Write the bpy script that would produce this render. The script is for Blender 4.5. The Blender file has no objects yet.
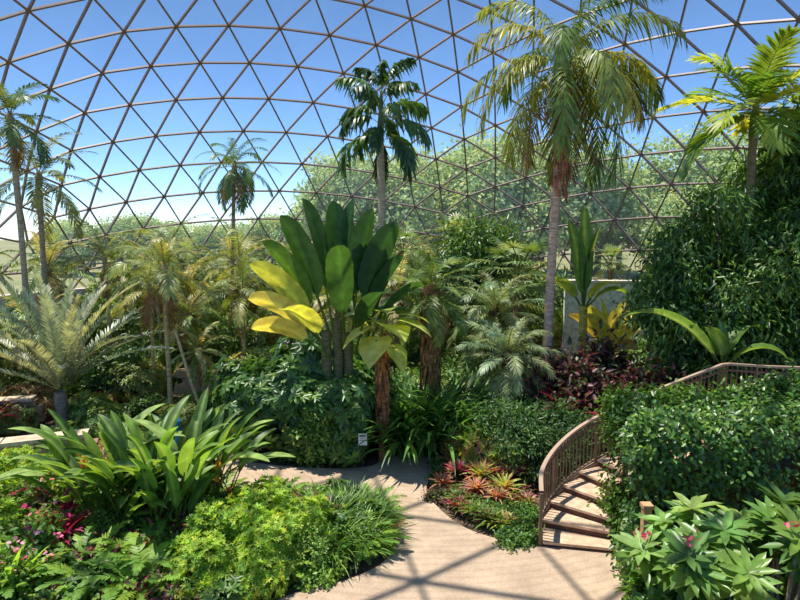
import bpy, math, bmesh
import numpy as np
from mathutils import Vector, Matrix
rng=np.random.default_rng(11)
pi=math.pi
def S(r,g,b):
    c=np.array([r,g,b])/255.0
    return np.where(c<=0.04045,c/12.92,((c+0.055)/1.055)**2.4)
def U(a,b,n=None): return rng.uniform(a,b,n)
def nz(v): return v/np.maximum(np.linalg.norm(v,axis=-1,keepdims=True),1e-9)

# ------------------------------------------------------------ materials
def new_mat(name):
    m=bpy.data.materials.new(name); m.use_nodes=True
    nt=m.node_tree; nt.nodes.clear()
    return m,nt,nt.nodes.new,nt.links.new
def leaf_mat(name,rough=0.42,trans=0.3,gloss=0.5,lo=.5,hi=1.3):
    m,nt,N,L=new_mat(name)
    o=N('ShaderNodeOutputMaterial'); a=N('ShaderNodeAttribute'); a.attribute_name='Col'
    tc=N('ShaderNodeTexCoord'); no=N('ShaderNodeTexNoise'); no.inputs['Scale'].default_value=5; no.inputs['Detail'].default_value=3; L(tc.outputs['Object'],no.inputs['Vector'])
    mr=N('ShaderNodeMapRange'); mr.inputs['From Min'].default_value=.25; mr.inputs['From Max'].default_value=.75; mr.inputs['To Min'].default_value=lo; mr.inputs['To Max'].default_value=hi; L(no.outputs['Fac'],mr.inputs['Value'])
    mul=N('ShaderNodeVectorMath'); mul.operation='SCALE'; L(a.outputs['Color'],mul.inputs[0]); L(mr.outputs['Result'],mul.inputs['Scale'])
    p=N('ShaderNodeBsdfPrincipled'); p.inputs['Roughness'].default_value=rough; p.inputs['Specular IOR Level'].default_value=gloss
    L(mul.outputs[0],p.inputs['Base Color'])
    t=N('ShaderNodeBsdfTranslucent'); m2=N('ShaderNodeVectorMath'); m2.operation='MULTIPLY'; m2.inputs[1].default_value=(1.8,1.65,0.75)
    L(mul.outputs[0],m2.inputs[0]); L(m2.outputs[0],t.inputs['Color'])
    mx=N('ShaderNodeMixShader'); mx.inputs[0].default_value=trans
    L(p.outputs[0],mx.inputs[1]); L(t.outputs[0],mx.inputs[2]); L(mx.outputs[0],o.inputs['Surface'])
    return m
def attr_mat(name,rough=0.9,nscale=8,bump=0.3,vary=0.5,stretch=(1,1,1)):
    m,nt,N,L=new_mat(name)
    o=N('ShaderNodeOutputMaterial'); a=N('ShaderNodeAttribute'); a.attribute_name='Col'
    tc=N('ShaderNodeTexCoord'); mp=N('ShaderNodeMapping'); mp.inputs['Scale'].default_value=stretch; L(tc.outputs['Object'],mp.inputs['Vector'])
    no=N('ShaderNodeTexNoise'); no.inputs['Scale'].default_value=nscale; no.inputs['Detail'].default_value=5; L(mp.outputs[0],no.inputs['Vector'])
    mr=N('ShaderNodeMapRange'); mr.inputs['From Min'].default_value=.3; mr.inputs['From Max'].default_value=.7; mr.inputs['To Min'].default_value=1-vary; mr.inputs['To Max'].default_value=1+vary; L(no.outputs['Fac'],mr.inputs['Value'])
    mul=N('ShaderNodeVectorMath'); mul.operation='SCALE'; L(a.outputs['Color'],mul.inputs[0]); L(mr.outputs['Result'],mul.inputs['Scale'])
    p=N('ShaderNodeBsdfPrincipled'); p.inputs['Roughness'].default_value=rough
    L(mul.outputs[0],p.inputs['Base Color'])
    b=N('ShaderNodeBump'); b.inputs['Strength'].default_value=bump; b.inputs['Distance'].default_value=.05; L(no.outputs['Fac'],b.inputs['Height']); L(b.outputs[0],p.inputs['Normal'])
    L(p.outputs[0],o.inputs['Surface']); return m
LEAF=leaf_mat('leaf_foliage',.42,.30,.45); GLOSSY=leaf_mat('leaf_glossy',.36,.30,.5); THIN=leaf_mat('leaf_thin_translucent',.45,.40,.4,.65,1.25)
BARK=attr_mat('bark',.95,5,.6,.4,(1,1,5)); STONE=attr_mat('stone',.9,6,.4,.3); PAINT=attr_mat('painted_metal',.5,3,.05,.1)
FAR=leaf_mat('leaf_outdoor_tree',.8,.25,.1,.8,1.2)

# ------------------------------------------------------------ mesh builder
class MB:
    def __init__(s): s.V=[];s.F=[];s.C=[];s.M=[];s.n=0
    def add(s,v,f,col,mat=0):
        v=np.asarray(v,float); N,K=v.shape[:2]; f=np.asarray(f)
        F=(f[None]+(np.arange(N)*K)[:,None,None]+s.n).reshape(-1,4)
        col=np.asarray(col,float)
        if col.ndim==1: col=np.broadcast_to(col,(N,3))
        if col.ndim==2: col=np.broadcast_to(col[:,None],(N,K,3))
        s.V.append(v.reshape(-1,3)); s.C.append(col.reshape(-1,3)); s.F.append(F); s.M.append(np.full(len(F),mat)); s.n+=N*K
    def mesh(s,name,mats,smooth=True):
        V=np.concatenate(s.V);F=np.concatenate(s.F);C=np.concatenate(s.C);M=np.concatenate(s.M)
        me=bpy.data.meshes.new(name); me.vertices.add(len(V)); me.vertices.foreach_set('co',V.ravel().astype('f'))
        me.loops.add(F.size); me.loops.foreach_set('vertex_index',F.ravel().astype('i'))
        me.polygons.add(len(F)); me.polygons.foreach_set('loop_start',(np.arange(len(F))*4).astype('i'))
        for m in mats: me.materials.append(m)
        me.polygons.foreach_set('material_index',M.astype('i'))
        me.polygons.foreach_set('use_smooth',np.full(len(F),smooth))
        a=me.color_attributes.new('Col','FLOAT_COLOR','POINT')
        a.data.foreach_set('color',np.concatenate([np.clip(C,0,1),np.ones((len(C),1))],1).ravel().astype('f'))
        me.update(); me.validate(); return me
def place(name,me,loc=(0,0,0),rz=0,sc=1,parent=None):
    o=bpy.data.objects.new(name,me); o.location=loc; o.rotation_euler=(0,0,rz)
    o.scale=(sc,sc,sc) if np.isscalar(sc) else sc
    bpy.context.collection.objects.link(o)
    if parent: o.parent=parent
    return o
def empty(name,loc=(0,0,0)):
    o=bpy.data.objects.new(name,None); o.location=loc; bpy.context.collection.objects.link(o); return o

# ------------------------------------------------------------ primitives
def grid_faces(n,c):
    f=[]
    for i in range(n-1):
        for j in range(c-1): f.append((i*c+j,i*c+j+1,(i+1)*c+j+1,(i+1)*c+j))
    return np.array(f)
def vcol(base,N,v=.25,hue=.12):
    base=np.asarray(base); b=base[rng.integers(0,len(base),N)] if base.ndim==2 else np.broadcast_to(base,(N,3))
    k=U(1-v,1+v,(N,1)); h=U(-hue,hue,N)
    out=b*k; out=out*np.stack([1+h*1.5,1+h*.3,1-h],1); return out
def paths(P,az,e0,droop,L,n,p=1.4):
    az=np.asarray(az);N=len(az);P=np.broadcast_to(np.asarray(P,float),(N,3))
    e0=np.broadcast_to(e0,(N,));droop=np.broadcast_to(droop,(N,));L=np.broadcast_to(L,(N,))
    t=np.linspace(0,1,n);tm=(t[1:]+t[:-1])/2
    em=e0[:,None]-droop[:,None]*tm**p; e=e0[:,None]-droop[:,None]*t**p
    st=(L/(n-1))[:,None]
    h=np.concatenate([np.zeros((N,1)),np.cumsum(np.cos(em)*st,1)],1); z=np.concatenate([np.zeros((N,1)),np.cumsum(np.sin(em)*st,1)],1)
    ca,sa=np.cos(az)[:,None],np.sin(az)[:,None]
    pts=P[:,None]+np.stack([ca*h,sa*h,z],-1)
    T=np.stack([ca*np.cos(e),sa*np.cos(e),np.sin(e)],-1)
    Nn=np.stack([-ca*np.sin(e),-sa*np.sin(e),np.cos(e)],-1)
    side=np.broadcast_to(np.stack([-sa[:,0],ca[:,0],0*az],-1)[:,None],pts.shape)
    return pts,T,side,Nn
def ribbon(mb,pts,side,Nn,W,prof,fold=.25,ncol=3,col=(0,.1,0),mat=0,roll=0,wave=0,midcol=None):
    N,n=pts.shape[:2]; roll=np.broadcast_to(roll,(N,))[:,None,None]
    s=side*np.cos(roll)+Nn*np.sin(roll); m=Nn*np.cos(roll)-side*np.sin(roll)
    u=np.linspace(-1,1,ncol); half=(np.broadcast_to(W,(N,))[:,None]/2)*np.asarray(prof)[None]
    if wave: half=half*(1+U(-wave,wave,half.shape))
    v=pts[:,:,None]+s[:,:,None]*(u[None,None,:,None]*half[:,:,None,None])
    zz=fold*np.abs(u)[None,None]*half[:,:,None]
    if wave: zz=zz+U(-wave,wave,zz.shape)*half[:,:,None]*.5*np.abs(u)[None,None]
    v=v+m[:,:,None]*zz[...,None]
    col=np.asarray(col,float)
    if midcol is not None:
        c=np.broadcast_to(col[:,None,None] if col.ndim==2 else col,(N,n,ncol,3)).copy(); c[:,:,ncol//2]=midcol; col=c.reshape(N,-1,3)
    mb.add(v.reshape(N,-1,3),grid_faces(n,ncol),col,mat)
def tube(mb,pts,rad,k,col,mat=0,ref=(1,.07,0.02)):
    pts=np.asarray(pts,float); N,n=pts.shape[:2]; rad=np.broadcast_to(rad,(N,n))
    T=nz(np.gradient(pts,axis=1)); r=np.asarray(ref,float); r=np.broadcast_to(r,T.shape)
    a=nz(np.cross(T,r)); b=np.cross(T,a)
    th=np.linspace(0,2*pi,k,endpoint=False)+pi/4
    v=pts[:,:,None]+(a[:,:,None]*np.cos(th)[None,None,:,None]+b[:,:,None]*np.sin(th)[None,None,:,None])*rad[:,:,None,None]
    f=[]
    for i in range(n-1):
        for j in range(k): f.append((i*k+j,i*k+(j+1)%k,(i+1)*k+(j+1)%k,(i+1)*k+j))
    if k==4: f.append((0,1,2,3)); f.append(((n-1)*k+3,(n-1)*k+2,(n-1)*k+1,(n-1)*k))
    mb.add(v.reshape(N,-1,3),np.array(f),col,mat)
HEX=np.array([(0,0,0),(-.42,.28,.05),(-.36,.68,.02),(0,1,-.08),(.36,.68,.02),(.42,.28,.05)]); HEXF=[(0,3,2,1),(0,5,4,3)]
def leaves(mb,P,D,Nm,L,W,col,mat=0):
    y=nz(D); x=nz(np.cross(y,Nm)); z=np.cross(x,y); t=HEX
    L=np.broadcast_to(L,(len(P),))[:,None,None]; W=np.broadcast_to(W,(len(P),))[:,None,None]
    v=P[:,None]+x[:,None]*t[None,:,:1]*W+y[:,None]*t[None,:,1:2]*L+z[:,None]*t[None,:,2:]*L
    mb.add(v,HEXF,col,mat)
def rand_dir(n):
    v=rng.normal(size=(n,3)); return nz(v)
def whorls(mb,P,A,K,L,W,tilt,col,mat=0,v=.2):
    n=len(P); a=nz(np.cross(A,rand_dir(n))); b=np.cross(A,a)
    th=(np.arange(K)*2*pi/K)[None]+U(0,6,(n,1))+U(-.2,.2,(n,K))
    ti=tilt+U(-.25,.25,(n,K))
    D=(a[:,None]*np.cos(th)[...,None]+b[:,None]*np.sin(th)[...,None])*np.cos(ti)[...,None]+A[:,None]*np.sin(ti)[...,None]
    PP=np.repeat(P,K,0); AA=np.repeat(A,K,0); D=D.reshape(-1,3)
    LL=L*U(.75,1.15,n*K); leaves(mb,PP,D,AA+.001,LL,W*LL/L,np.repeat(vcol(col,n,v),K,0)*U(.9,1.1,(n*K,1)),mat)
def bush(mb,c,R,n,m,L,W,col,mode='leaf',clump=.2,tilt=.1,lump=.15,zmin=-.3,sq=1.0,mat=0,droop=.4,v=.25,inner=.55):
    c=np.asarray(c,float);R=np.asarray(R,float)
    d=rand_dir(int(n*1.6)); d=d[d[:,2]>zmin][:n]; n=len(d)
    ds=np.sign(d)*np.abs(d)**sq; 
    if sq<1: ds=ds/np.maximum(np.abs(ds).max(1,keepdims=True),1e-6)*0.9+0.1*nz(ds)
    ph=U(0,6,3); lum=1+lump*(np.sin(d[:,0]*5+ph[0])+np.sin(d[:,1]*6+ph[1])+np.sin(d[:,2]*7+ph[2]))
    rr=(inner+(1-inner)*U(0,1,n)**.4)*lum
    P=c+ds*R*rr[:,None]
    A=nz(d/R*R.mean()+np.array([0,0,.35]))
    if mode=='whorl': whorls(mb,P,nz(A+.4*rand_dir(n)),m,L,W,tilt,col,mat,v)
    else:
        PP=np.repeat(P,m,0)+rng.normal(size=(n*m,3))*clump
        AA=np.repeat(A,m,0); D=nz(AA*.6+rand_dir(n*m)*.9-np.array([0,0,droop]))
        leaves(mb,PP,D,nz(AA+.5*rand_dir(n*m)+np.array([0,0,.4])),L*U(.7,1.2,n*m),W*U(.8,1.1,n*m),np.repeat(vcol(col,n,v),m,0)*U(.85,1.15,(n*m,1)),mat)
def fronds(mb,P,az,e0,droop,L,nl,ll,lw,col,rcol,vee=.25,ld=.3,t0=.15,rw=.05,vj=.1,a0=1.25,a1=.5,mat=0,p=1.4,v=.15,twist=0):
    az=np.asarray(az);N=len(az);n=12
    pts,T,sd,Nn=paths(P,az,e0,droop,L,n,p)
    if twist:
        tw=U(-twist,twist,N)[:,None,None]; sd,Nn=sd*np.cos(tw)+Nn*np.sin(tw),Nn*np.cos(tw)-sd*np.sin(tw)
    ribbon(mb,pts,sd,Nn,rw,np.linspace(1,.25,n),-.7,3,rcol,mat)
    tt=np.linspace(0,1,nl); tj=t0+(1-t0)*tt; fi=tj*(n-1)*.999; i0=fi.astype(int); fr=(fi-i0)[None,:,None]
    lerp=lambda A:A[:,i0]*(1-fr)+A[:,np.minimum(i0+1,n-1)]*fr
    Pj,Tj,Nj,Sj=lerp(pts),nz(lerp(T)),nz(lerp(Nn)),lerp(sd)
    al=(a0+(a1-a0)*tt)[None,:,None]; lp=(np.sin(pi*(.12+.80*tt))**.6)
    cb=vcol(col,N,v)
    for s in(-1,1):
        vv=vee+rng.normal(size=(N,nl,1))*vj; aa=al+rng.normal(size=(N,nl,1))*.08
        D=nz(Tj*np.cos(aa)+s*Sj*np.sin(aa)*np.cos(vv)+Nj*np.sin(aa)*np.sin(vv))
        le=(ll*lp)[None,:,None]*U(.85,1.1,(N,nl,1))*np.broadcast_to(np.asarray(L)/np.max(L),(N,))[:,None,None]
        wv=nz(Tj-D*(Tj*D).sum(-1,keepdims=True))
        us=np.array([0,.35,.72,1.]);ws=np.array([.5,1,.65,.08])
        v4=Pj[:,:,None]+D[:,:,None]*le[:,:,None]*us[None,None,:,None]+np.array([0,0,-1.])*ld*le[:,:,None]*(us**2)[None,None,:,None]
        w=wv[:,:,None]*(ws*lw/2)[None,None,:,None]
        vv2=np.stack([v4-w,v4+w],3)
        mb.add(vv2.reshape(N*nl,8,3),grid_faces(4,2),np.repeat(cb,nl,0)*U(.85,1.15,(N*nl,1)),mat)
def trunk(mb,P,h,r,col,lean=(0,0),k=10,n=14,flare=1.4,mat=1,rings=.06):
    t=np.linspace(0,1,n); pts=np.zeros((1,n,3)); ph=U(0,6)
    pts[0,:,0]=P[0]+lean[0]*t**1.5+.03*h*.3*np.sin(t*3+ph)*t; pts[0,:,1]=P[1]+lean[1]*t**1.5; pts[0,:,2]=P[2]+h*t
    rad=r*(1+(flare-1)*np.exp(-t*8))*(1+rings*rng.normal(size=n))
    tube(mb,pts,rad[None],k,np.asarray(col),mat); return pts[0,-1]
GA=2.39996
def palm(h,r,N,L,nl,ll,lw,col,rcol=S(120,125,60),bark=S(120,105,85),lean=(0,0),emax=1.35,emin=-.3,dr=(1.0,1.7),vee=.25,ld=.35,vj=.1,dead=0,fruit=None,shaft=None,rw=.05,p=1.4,a0=1.25,twist=.2):
    mb=MB(); top=trunk(mb,(0,0,0),h,r,bark,lean); mb.top=top
    if shaft is not None:
        pts=np.array([[top-[0,0,.1],top+[0,0,.5],top+[0,0,.95]]]); tube(mb,pts,np.array([[r*1.25,r*1.1,r*.4]]),8,shaft,0); 
        base=top+np.array([0,0,.8])
    else:
        pts=np.array([[top-[0,0,.5],top-[0,0,.1],top+[0,0,.15]]]); tube(mb,pts,np.array([[r*1.0,r*1.6,r*.5]]),8,np.asarray(bark)*.8,1); base=top
    i=np.arange(N); az=i*GA+U(-.2,.2,N); f=i/max(N-1,1)
    e0=emax+(emin-emax)*f+U(-.1,.1,N); 
    fronds(mb,base-np.array([0,0,1.])*f[:,None]*.25,az,e0,U(dr[0],dr[1],N)*(1-.25*f),L*U(.85,1.1,N),nl,ll,lw,col,rcol,vee,ld,rw=rw,vj=vj,p=p,a0=a0,twist=twist)
    if dead:
        az=np.arange(dead)*GA+1; fronds(mb,base-np.array([0,0,.3]),az,U(-1.2,-.5,dead),U(.3,.9,dead),L*U(.6,.85,dead),nl//2,ll*.8,lw*.8,[S(165,135,85),S(140,105,65)],S(140,105,70),0,.8,vj=.4)
    if fruit is not None:
        for k in range(7):
            a=3.0+k*.5; n=60; t=U(0,1,n); P=top+np.stack([np.cos(a)*(.16+.25*np.sin(t*3)),np.sin(a)*(.16+.25*np.sin(t*3)),.7-1.9*t],1)+rng.normal(size=(n,3))*.06
            D=rand_dir(n)*.5-np.array([0,0,1.]); leaves(mb,P,D,rand_dir(n),.26,.04,vcol(fruit,n))
    return mb
def shag(mb,r,z0,z1,n,cols,L=.3,W=.07,cx=0,cy=0):
    a=U(0,6.28,n); P=np.stack([cx+np.cos(a)*r,cy+np.sin(a)*r,U(z0,z1,n)],1); leaves(mb,P,np.stack([np.cos(a)*.35,np.sin(a)*.35,-1+0*a],1),np.stack([np.cos(a),np.sin(a),.2+0*a],1),L,W,vcol(cols,n,.25,.06),1)
def paddle(mb,P,az,e0,droop,Lp,Lb,W,col,mid,n=16,fold=.35,roll=0,wave=.06,petr=.03,pcol=S(110,130,50),p=2.0,blunt=False):
    az=np.asarray(az,float);N=len(az);Lt=np.asarray(Lp)+np.asarray(Lb)
    pts,T,sd,Nn=paths(P,az,e0,droop,Lt,n*2,p)
    k0=int(round(2*n*float(np.mean(Lp)/np.mean(Lt)))); 
    tube(mb,pts[:,:k0+2],petr,5,pcol,0)
    b=pts[:,k0:]; m=b.shape[1]; t=np.linspace(0,1,m)
    prof=np.clip((1-np.abs(2*t-1)**2.8)**.6,.03,1) if blunt else np.clip((np.sin(pi*t**.75)**.55),.03,1)
    prof[0]=.1;prof[-1]=.05
    ribbon(mb,b,sd[:,k0:],Nn[:,k0:],W,prof,fold,7 if blunt else 5,col,0,roll,wave,midcol=mid)
def straps(mb,P,az,e0,droop,L,W,col,n=7,fold=.3,p=1.3,mat=0,mid=None,tipw=.06):
    pts,T,sd,Nn=paths(P,az,e0,droop,L,n,p); t=np.linspace(0,1,n); prof=np.clip(1-(t-.25)**2*1.6,.05,1)*np.where(t>.98,tipw,1); prof[0]=.6
    ribbon(mb,pts,sd,Nn,W,prof,fold,3,col,mat,midcol=mid)
def fan_leaves(mb,P,az,e0,droop,Lp,K,Ls,Ws,col,spread=2.0,ld=.3):
    N=len(az); pts,T,sd,Nn=paths(P,az,e0,droop,Lp,6)
    tube(mb,pts,.018,4,S(110,120,60),0)
    tip,Tt,St,Nt=pts[:,-1],T[:,-1],sd[:,-1],Nn[:,-1]
    th=np.linspace(-spread,spread,K)[None]
    D=Tt[:,None]*np.cos(th)[...,None]+St[:,None]*np.sin(th)[...,None]+Nt[:,None]*.15
    D=nz(D); le=Ls*(1-.25*np.abs(th)/spread)[...,None]*U(.9,1.1,(N,K,1)); wv=nz(np.cross(D,Nt[:,None]))
    us=np.array([0,.4,.75,1.]);ws=np.array([.3,1,.6,.05])
    v4=tip[:,None,None]+D[:,:,None]*le[:,:,None]*us[None,None,:,None]-np.array([0,0,1.])*ld*le[:,:,None]*(us**2.5)[None,None,:,None]
    w=wv[:,:,None]*(ws*Ws/2)[None,None,:,None]
    mb.add(np.stack([v4-w,v4+w],3).reshape(N*K,8,3),grid_faces(4,2),np.repeat(vcol(col,N,.2),K,0),0)

LM=[LEAF,BARK]; GM=[GLOSSY,BARK]; TM=[THIN,BARK]

# ============================================================ DOME
dome=empty('geodesic_dome',(0,22,0)); R=26.3; ZC=-5.0; ZB=2.2; FR=12
ph=(1+5**.5)/2
iv=nz(np.array([(-1,ph,0),(1,ph,0),(-1,-ph,0),(1,-ph,0),(0,-1,ph),(0,1,ph),(0,-1,-ph),(0,1,-ph),(ph,0,-1),(ph,0,1),(-ph,0,-1),(-ph,0,1)],float))
ifc=[(0,11,5),(0,5,1),(0,1,7),(0,7,10),(0,10,11),(1,5,9),(5,11,4),(11,10,2),(10,7,6),(7,1,8),(3,9,4),(3,4,2),(3,2,6),(3,6,8),(3,8,9),(4,9,5),(2,4,11),(6,2,10),(8,6,7),(9,8,1)]
rot=np.array(Matrix.Rotation(math.radians(23),3,'Z')@Matrix.Rotation(math.radians(31.7),3,'X'))
vd={};vl=[];fl=[]
def vid(p):
    p=p/np.linalg.norm(p); k=tuple(np.round(p,4)+0.0)
    if k not in vd: vd[k]=len(vl); vl.append(rot@p*R+np.array([0,0,ZC]))
    return vd[k]
for a,b,c in ifc:
    A,B,C=iv[a],iv[b],iv[c]; g={}
    for i in range(FR+1):
        for j in range(FR+1-i): g[i,j]=vid(A+(B-A)*i/FR+(C-A)*j/FR)
    for i in range(FR):
        for j in range(FR-i):
            fl.append((g[i,j],g[i+1,j],g[i,j+1]))
            if i+j<FR-1: fl.append((g[i+1,j],g[i+1,j+1],g[i,j+1]))
pm=bpy.data.meshes.new('glazing_panels'); pm.from_pydata([tuple(v) for v in vl],[],fl)
bm=bmesh.new(); bm.from_mesh(pm)
bmesh.ops.bisect_plane(bm,geom=bm.verts[:]+bm.edges[:]+bm.faces[:],plane_co=(0,0,ZB),plane_no=(0,0,1),clear_inner=True)
E=np.array([[list(e.verts[0].co),list(e.verts[1].co)] for e in bm.edges if e.calc_length()>.15]); Vs=np.array([list(v.co) for v in bm.verts])
bm.to_mesh(pm); bm.free()
m,nt,N,L=new_mat('acrylic_glazing')
o=N('ShaderNodeOutputMaterial'); tr=N('ShaderNodeBsdfTransparent'); tr.inputs[0].default_value=(.96,.98,1,1)
gl=N('ShaderNodeBsdfGlossy'); gl.inputs['Roughness'].default_value=.05
df=N('ShaderNodeBsdfTranslucent'); df.inputs[0].default_value=(.55,.78,1.0,1)
tc=N('ShaderNodeTexCoord'); no=N('ShaderNodeTexNoise'); no.inputs['Scale'].default_value=.25; no.inputs['Detail'].default_value=6; L(tc.outputs['Object'],no.inputs['Vector'])
mr=N('ShaderNodeMapRange'); mr.inputs['To Min'].default_value=0.01; mr.inputs['To Max'].default_value=.07; L(no.outputs['Fac'],mr.inputs['Value'])
m1=N('ShaderNodeMixShader'); L(mr.outputs[0],m1.inputs[0]); L(tr.outputs[0],m1.inputs[1]); L(df.outputs[0],m1.inputs[2])
m2=N('ShaderNodeMixShader'); m2.inputs[0].default_value=.02; L(m1.outputs[0],m2.inputs[1]); L(gl.outputs[0],m2.inputs[2]); L(m2.outputs[0],o.inputs['Surface'])
pm.materials.append(m); place('glazing_panels',pm,parent=dome)
cen=np.array([0,0,ZC])
mb=MB(); dr=nz(E.mean(1)-cen); T=nz(E[:,1]-E[:,0]); a=nz(np.cross(T,dr)); hw,hd=.046,.09
v=np.stack([E[:,0]-a*hw-dr*hd,E[:,0]+a*hw-dr*hd,E[:,0]+a*hw+dr*.03,E[:,0]-a*hw+dr*.03,E[:,1]-a*hw-dr*hd,E[:,1]+a*hw-dr*hd,E[:,1]+a*hw+dr*.03,E[:,1]-a*hw+dr*.03],1)
BOXF=[(0,1,5,4),(1,2,6,5),(2,3,7,6),(3,0,4,7),(0,3,2,1),(4,5,6,7)]
mb.add(v,BOXF,S(132,110,104))
nd=nz(Vs-cen); hp=np.stack([Vs-nd*.11,Vs+nd*.05],1); tube(mb,hp,.10,6,S(124,104,98),ref=(.3,.5,.8))
place('dome_struts',mb.mesh('dome_struts',[PAINT],False),parent=dome)
mb=MB(); th=np.linspace(0,2*pi,97)
ring=[]
for (r,z) in((24.9,0),(24.9,2.3),(25.6,2.3),(25.6,-.3)): ring.append(np.stack([r*np.cos(th),r*np.sin(th),th*0+z],1))
mb.add(np.stack(ring,1).reshape(1,-1,3),grid_faces(97,4),S(206,192,170)); place('concrete_ring_wall',mb.mesh('concrete_ring_wall',[STONE],False),parent=dome)

# ============================================================ GROUND, PATH
def disc(name,c,r,z,mat,n=64):
    me=bpy.data.meshes.new(name); me.from_pydata([(c[0]+r*math.cos(2*pi*i/n),c[1]+r*math.sin(2*pi*i/n),z) for i in range(n)],[],[list(range(n))]); me.materials.append(mat); return place(name,me)
def noise_mat(name,c1,c2,scale,bump=.5,rough=.95,rings=None):
    m,nt,N,L=new_mat(name); o=N('ShaderNodeOutputMaterial'); p=N('ShaderNodeBsdfPrincipled'); p.inputs['Roughness'].default_value=rough
    tc=N('ShaderNodeTexCoord'); no=N('ShaderNodeTexNoise'); no.inputs['Scale'].default_value=scale; no.inputs['Detail'].default_value=12; no.inputs['Roughness'].default_value=.65; L(tc.outputs['Object'],no.inputs['Vector'])
    cr=N('ShaderNodeValToRGB'); cr.color_ramp.elements[0].position=.35; cr.color_ramp.elements[1].position=.65
    cr.color_ramp.elements[0].color=(*c1,1); cr.color_ramp.elements[1].color=(*c2,1); L(no.outputs['Fac'],cr.inputs[0]); out=cr.outputs[0]
    b=N('ShaderNodeBump'); b.inputs['Strength'].default_value=bump; b.inputs['Distance'].default_value=.03; L(no.outputs['Fac'],b.inputs['Height'])
    if rings:
        mp=N('ShaderNodeMapping'); mp.inputs['Location'].default_value=(-rings[0],-rings[1],0); L(tc.outputs['Object'],mp.inputs[0])
        w=N('ShaderNodeTexWave'); w.wave_type='RINGS'; w.rings_direction='Z'; w.inputs['Scale'].default_value=rings[2]; w.inputs['Distortion'].default_value=2.2; w.inputs['Detail Scale'].default_value=.8; L(mp.outputs[0],w.inputs['Vector'])
        r2=N('ShaderNodeValToRGB'); r2.color_ramp.elements[0].position=.0; r2.color_ramp.elements[0].color=(.80,.77,.74,1); r2.color_ramp.elements[1].position=.5; r2.color_ramp.elements[1].color=(1,1,1,1); L(w.outputs['Color'],r2.inputs[0])
        mx=N('ShaderNodeMix'); mx.data_type='RGBA'; mx.blend_type='MULTIPLY'; mx.inputs[0].default_value=.45; L(out,mx.inputs[6]); L(r2.outputs[0],mx.inputs[7]); out=mx.outputs[2]
        n3=N('ShaderNodeTexNoise'); n3.inputs['Scale'].default_value=45; n3.inputs['Detail'].default_value=3; L(tc.outputs['Object'],n3.inputs['Vector'])
        r3=N('ShaderNodeValToRGB'); r3.color_ramp.elements[0].position=.35; r3.color_ramp.elements[0].color=(.7,.68,.66,1); r3.color_ramp.elements[1].position=.6; r3.color_ramp.elements[1].color=(1,1,1,1); L(n3.outputs['Fac'],r3.inputs[0])
        mx3=N('ShaderNodeMix'); mx3.data_type='RGBA'; mx3.blend_type='MULTIPLY'; mx3.inputs[0].default_value=.7; L(out,mx3.inputs[6]); L(r3.outputs[0],mx3.inputs[7]); out=mx3.outputs[2]
    L(out,p.inputs['Base Color']); L(b.outputs[0],p.inputs['Normal']); L(p.outputs[0],o.inputs[0]); return m
disc('outdoor_lawn',(0,60),400,-.35,noise_mat('lawn',S(120,125,70),S(150,140,100),.08))
disc('floor',(0,22),24.95,0,noise_mat('mulch_soil',S(70,56,44),S(112,92,70),5,1))
def cat(pts,n=10,closed=False):
    pts=np.array(pts,float); out=[]; M=len(pts)
    rngi=range(M) if closed else range(M-1)
    for i in rngi:
        if closed: p0,p1,p2,p3=pts[i-1],pts[i],pts[(i+1)%M],pts[(i+2)%M]
        else: p0,p1,p2,p3=pts[max(i-1,0)],pts[i],pts[i+1],pts[min(i+2,M-1)]
        for k in range(n):
            t=k/n; out.append(.5*((2*p1)+(-p0+p2)*t+(2*p0-5*p1+4*p2-p3)*t*t+(-p0+3*p1-3*p2+p3)*t**3))
    if not closed: out.append(pts[-1])
    return np.array(out)
outl=cat([(-3.4,7.2),(-1.9,8.8),(-.8,9.35),(-.2,10.0),(-.1,11.0),(-.4,12.0),(-.95,12.5),(-2.4,12.6),(-4.3,13.0),(-6.5,13.8),(-6.8,14.9),(-4.5,14.5),(-2.4,14.0),(-.7,14.15),(-.2,15.5),(.9,15.8),(1.0,14.4),(.62,12.9),(.82,11.9),(1.45,10.9),(2.65,10.35),(4.2,10.3),(5.5,8.4),(5.2,6.6),(0,5.8)],8,True)
me=bpy.data.meshes.new('garden_path'); nO=len(outl)
me.from_pydata([(x,y,.06) for x,y in outl]+[(x,y,-.02) for x,y in outl],[],[list(range(nO))]+[(i,(i+1)%nO,nO+(i+1)%nO,nO+i) for i in range(nO)])
me.materials.append(noise_mat('ringed_concrete',S(176,152,128),S(202,178,150),1.6,.2,.85,rings=(.6,17,1.6))); me.update()  # concrete with slightly darker concentric rings multiplied into its colour
bm=bmesh.new(); bm.from_mesh(me); bmesh.ops.recalc_face_normals(bm,faces=bm.faces); bm.to_mesh(me); bm.free()
place('garden_path',me)
def boxes(mb,C,H,ang,col,jit=.0):
    n=len(C); c,s=np.cos(ang),np.sin(ang)
    sg=np.array([(-1,-1,-1),(1,-1,-1),(1,1,-1),(-1,1,-1),(-1,-1,1),(1,-1,1),(1,1,1),(-1,1,1)],float)
    v=sg[None]*np.asarray(H)[:,None]; v=v*(1+U(-jit,jit,v.shape))
    x=v[...,0]*c[:,None]-v[...,1]*s[:,None]; y=v[...,0]*s[:,None]+v[...,1]*c[:,None]
    v=np.stack([x,y,v[...,2]],-1)+np.asarray(C)[:,None]
    mb.add(v,[(0,3,2,1),(4,5,6,7),(0,1,5,4),(1,2,6,5),(2,3,7,6),(3,0,4,7)],col)
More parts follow.
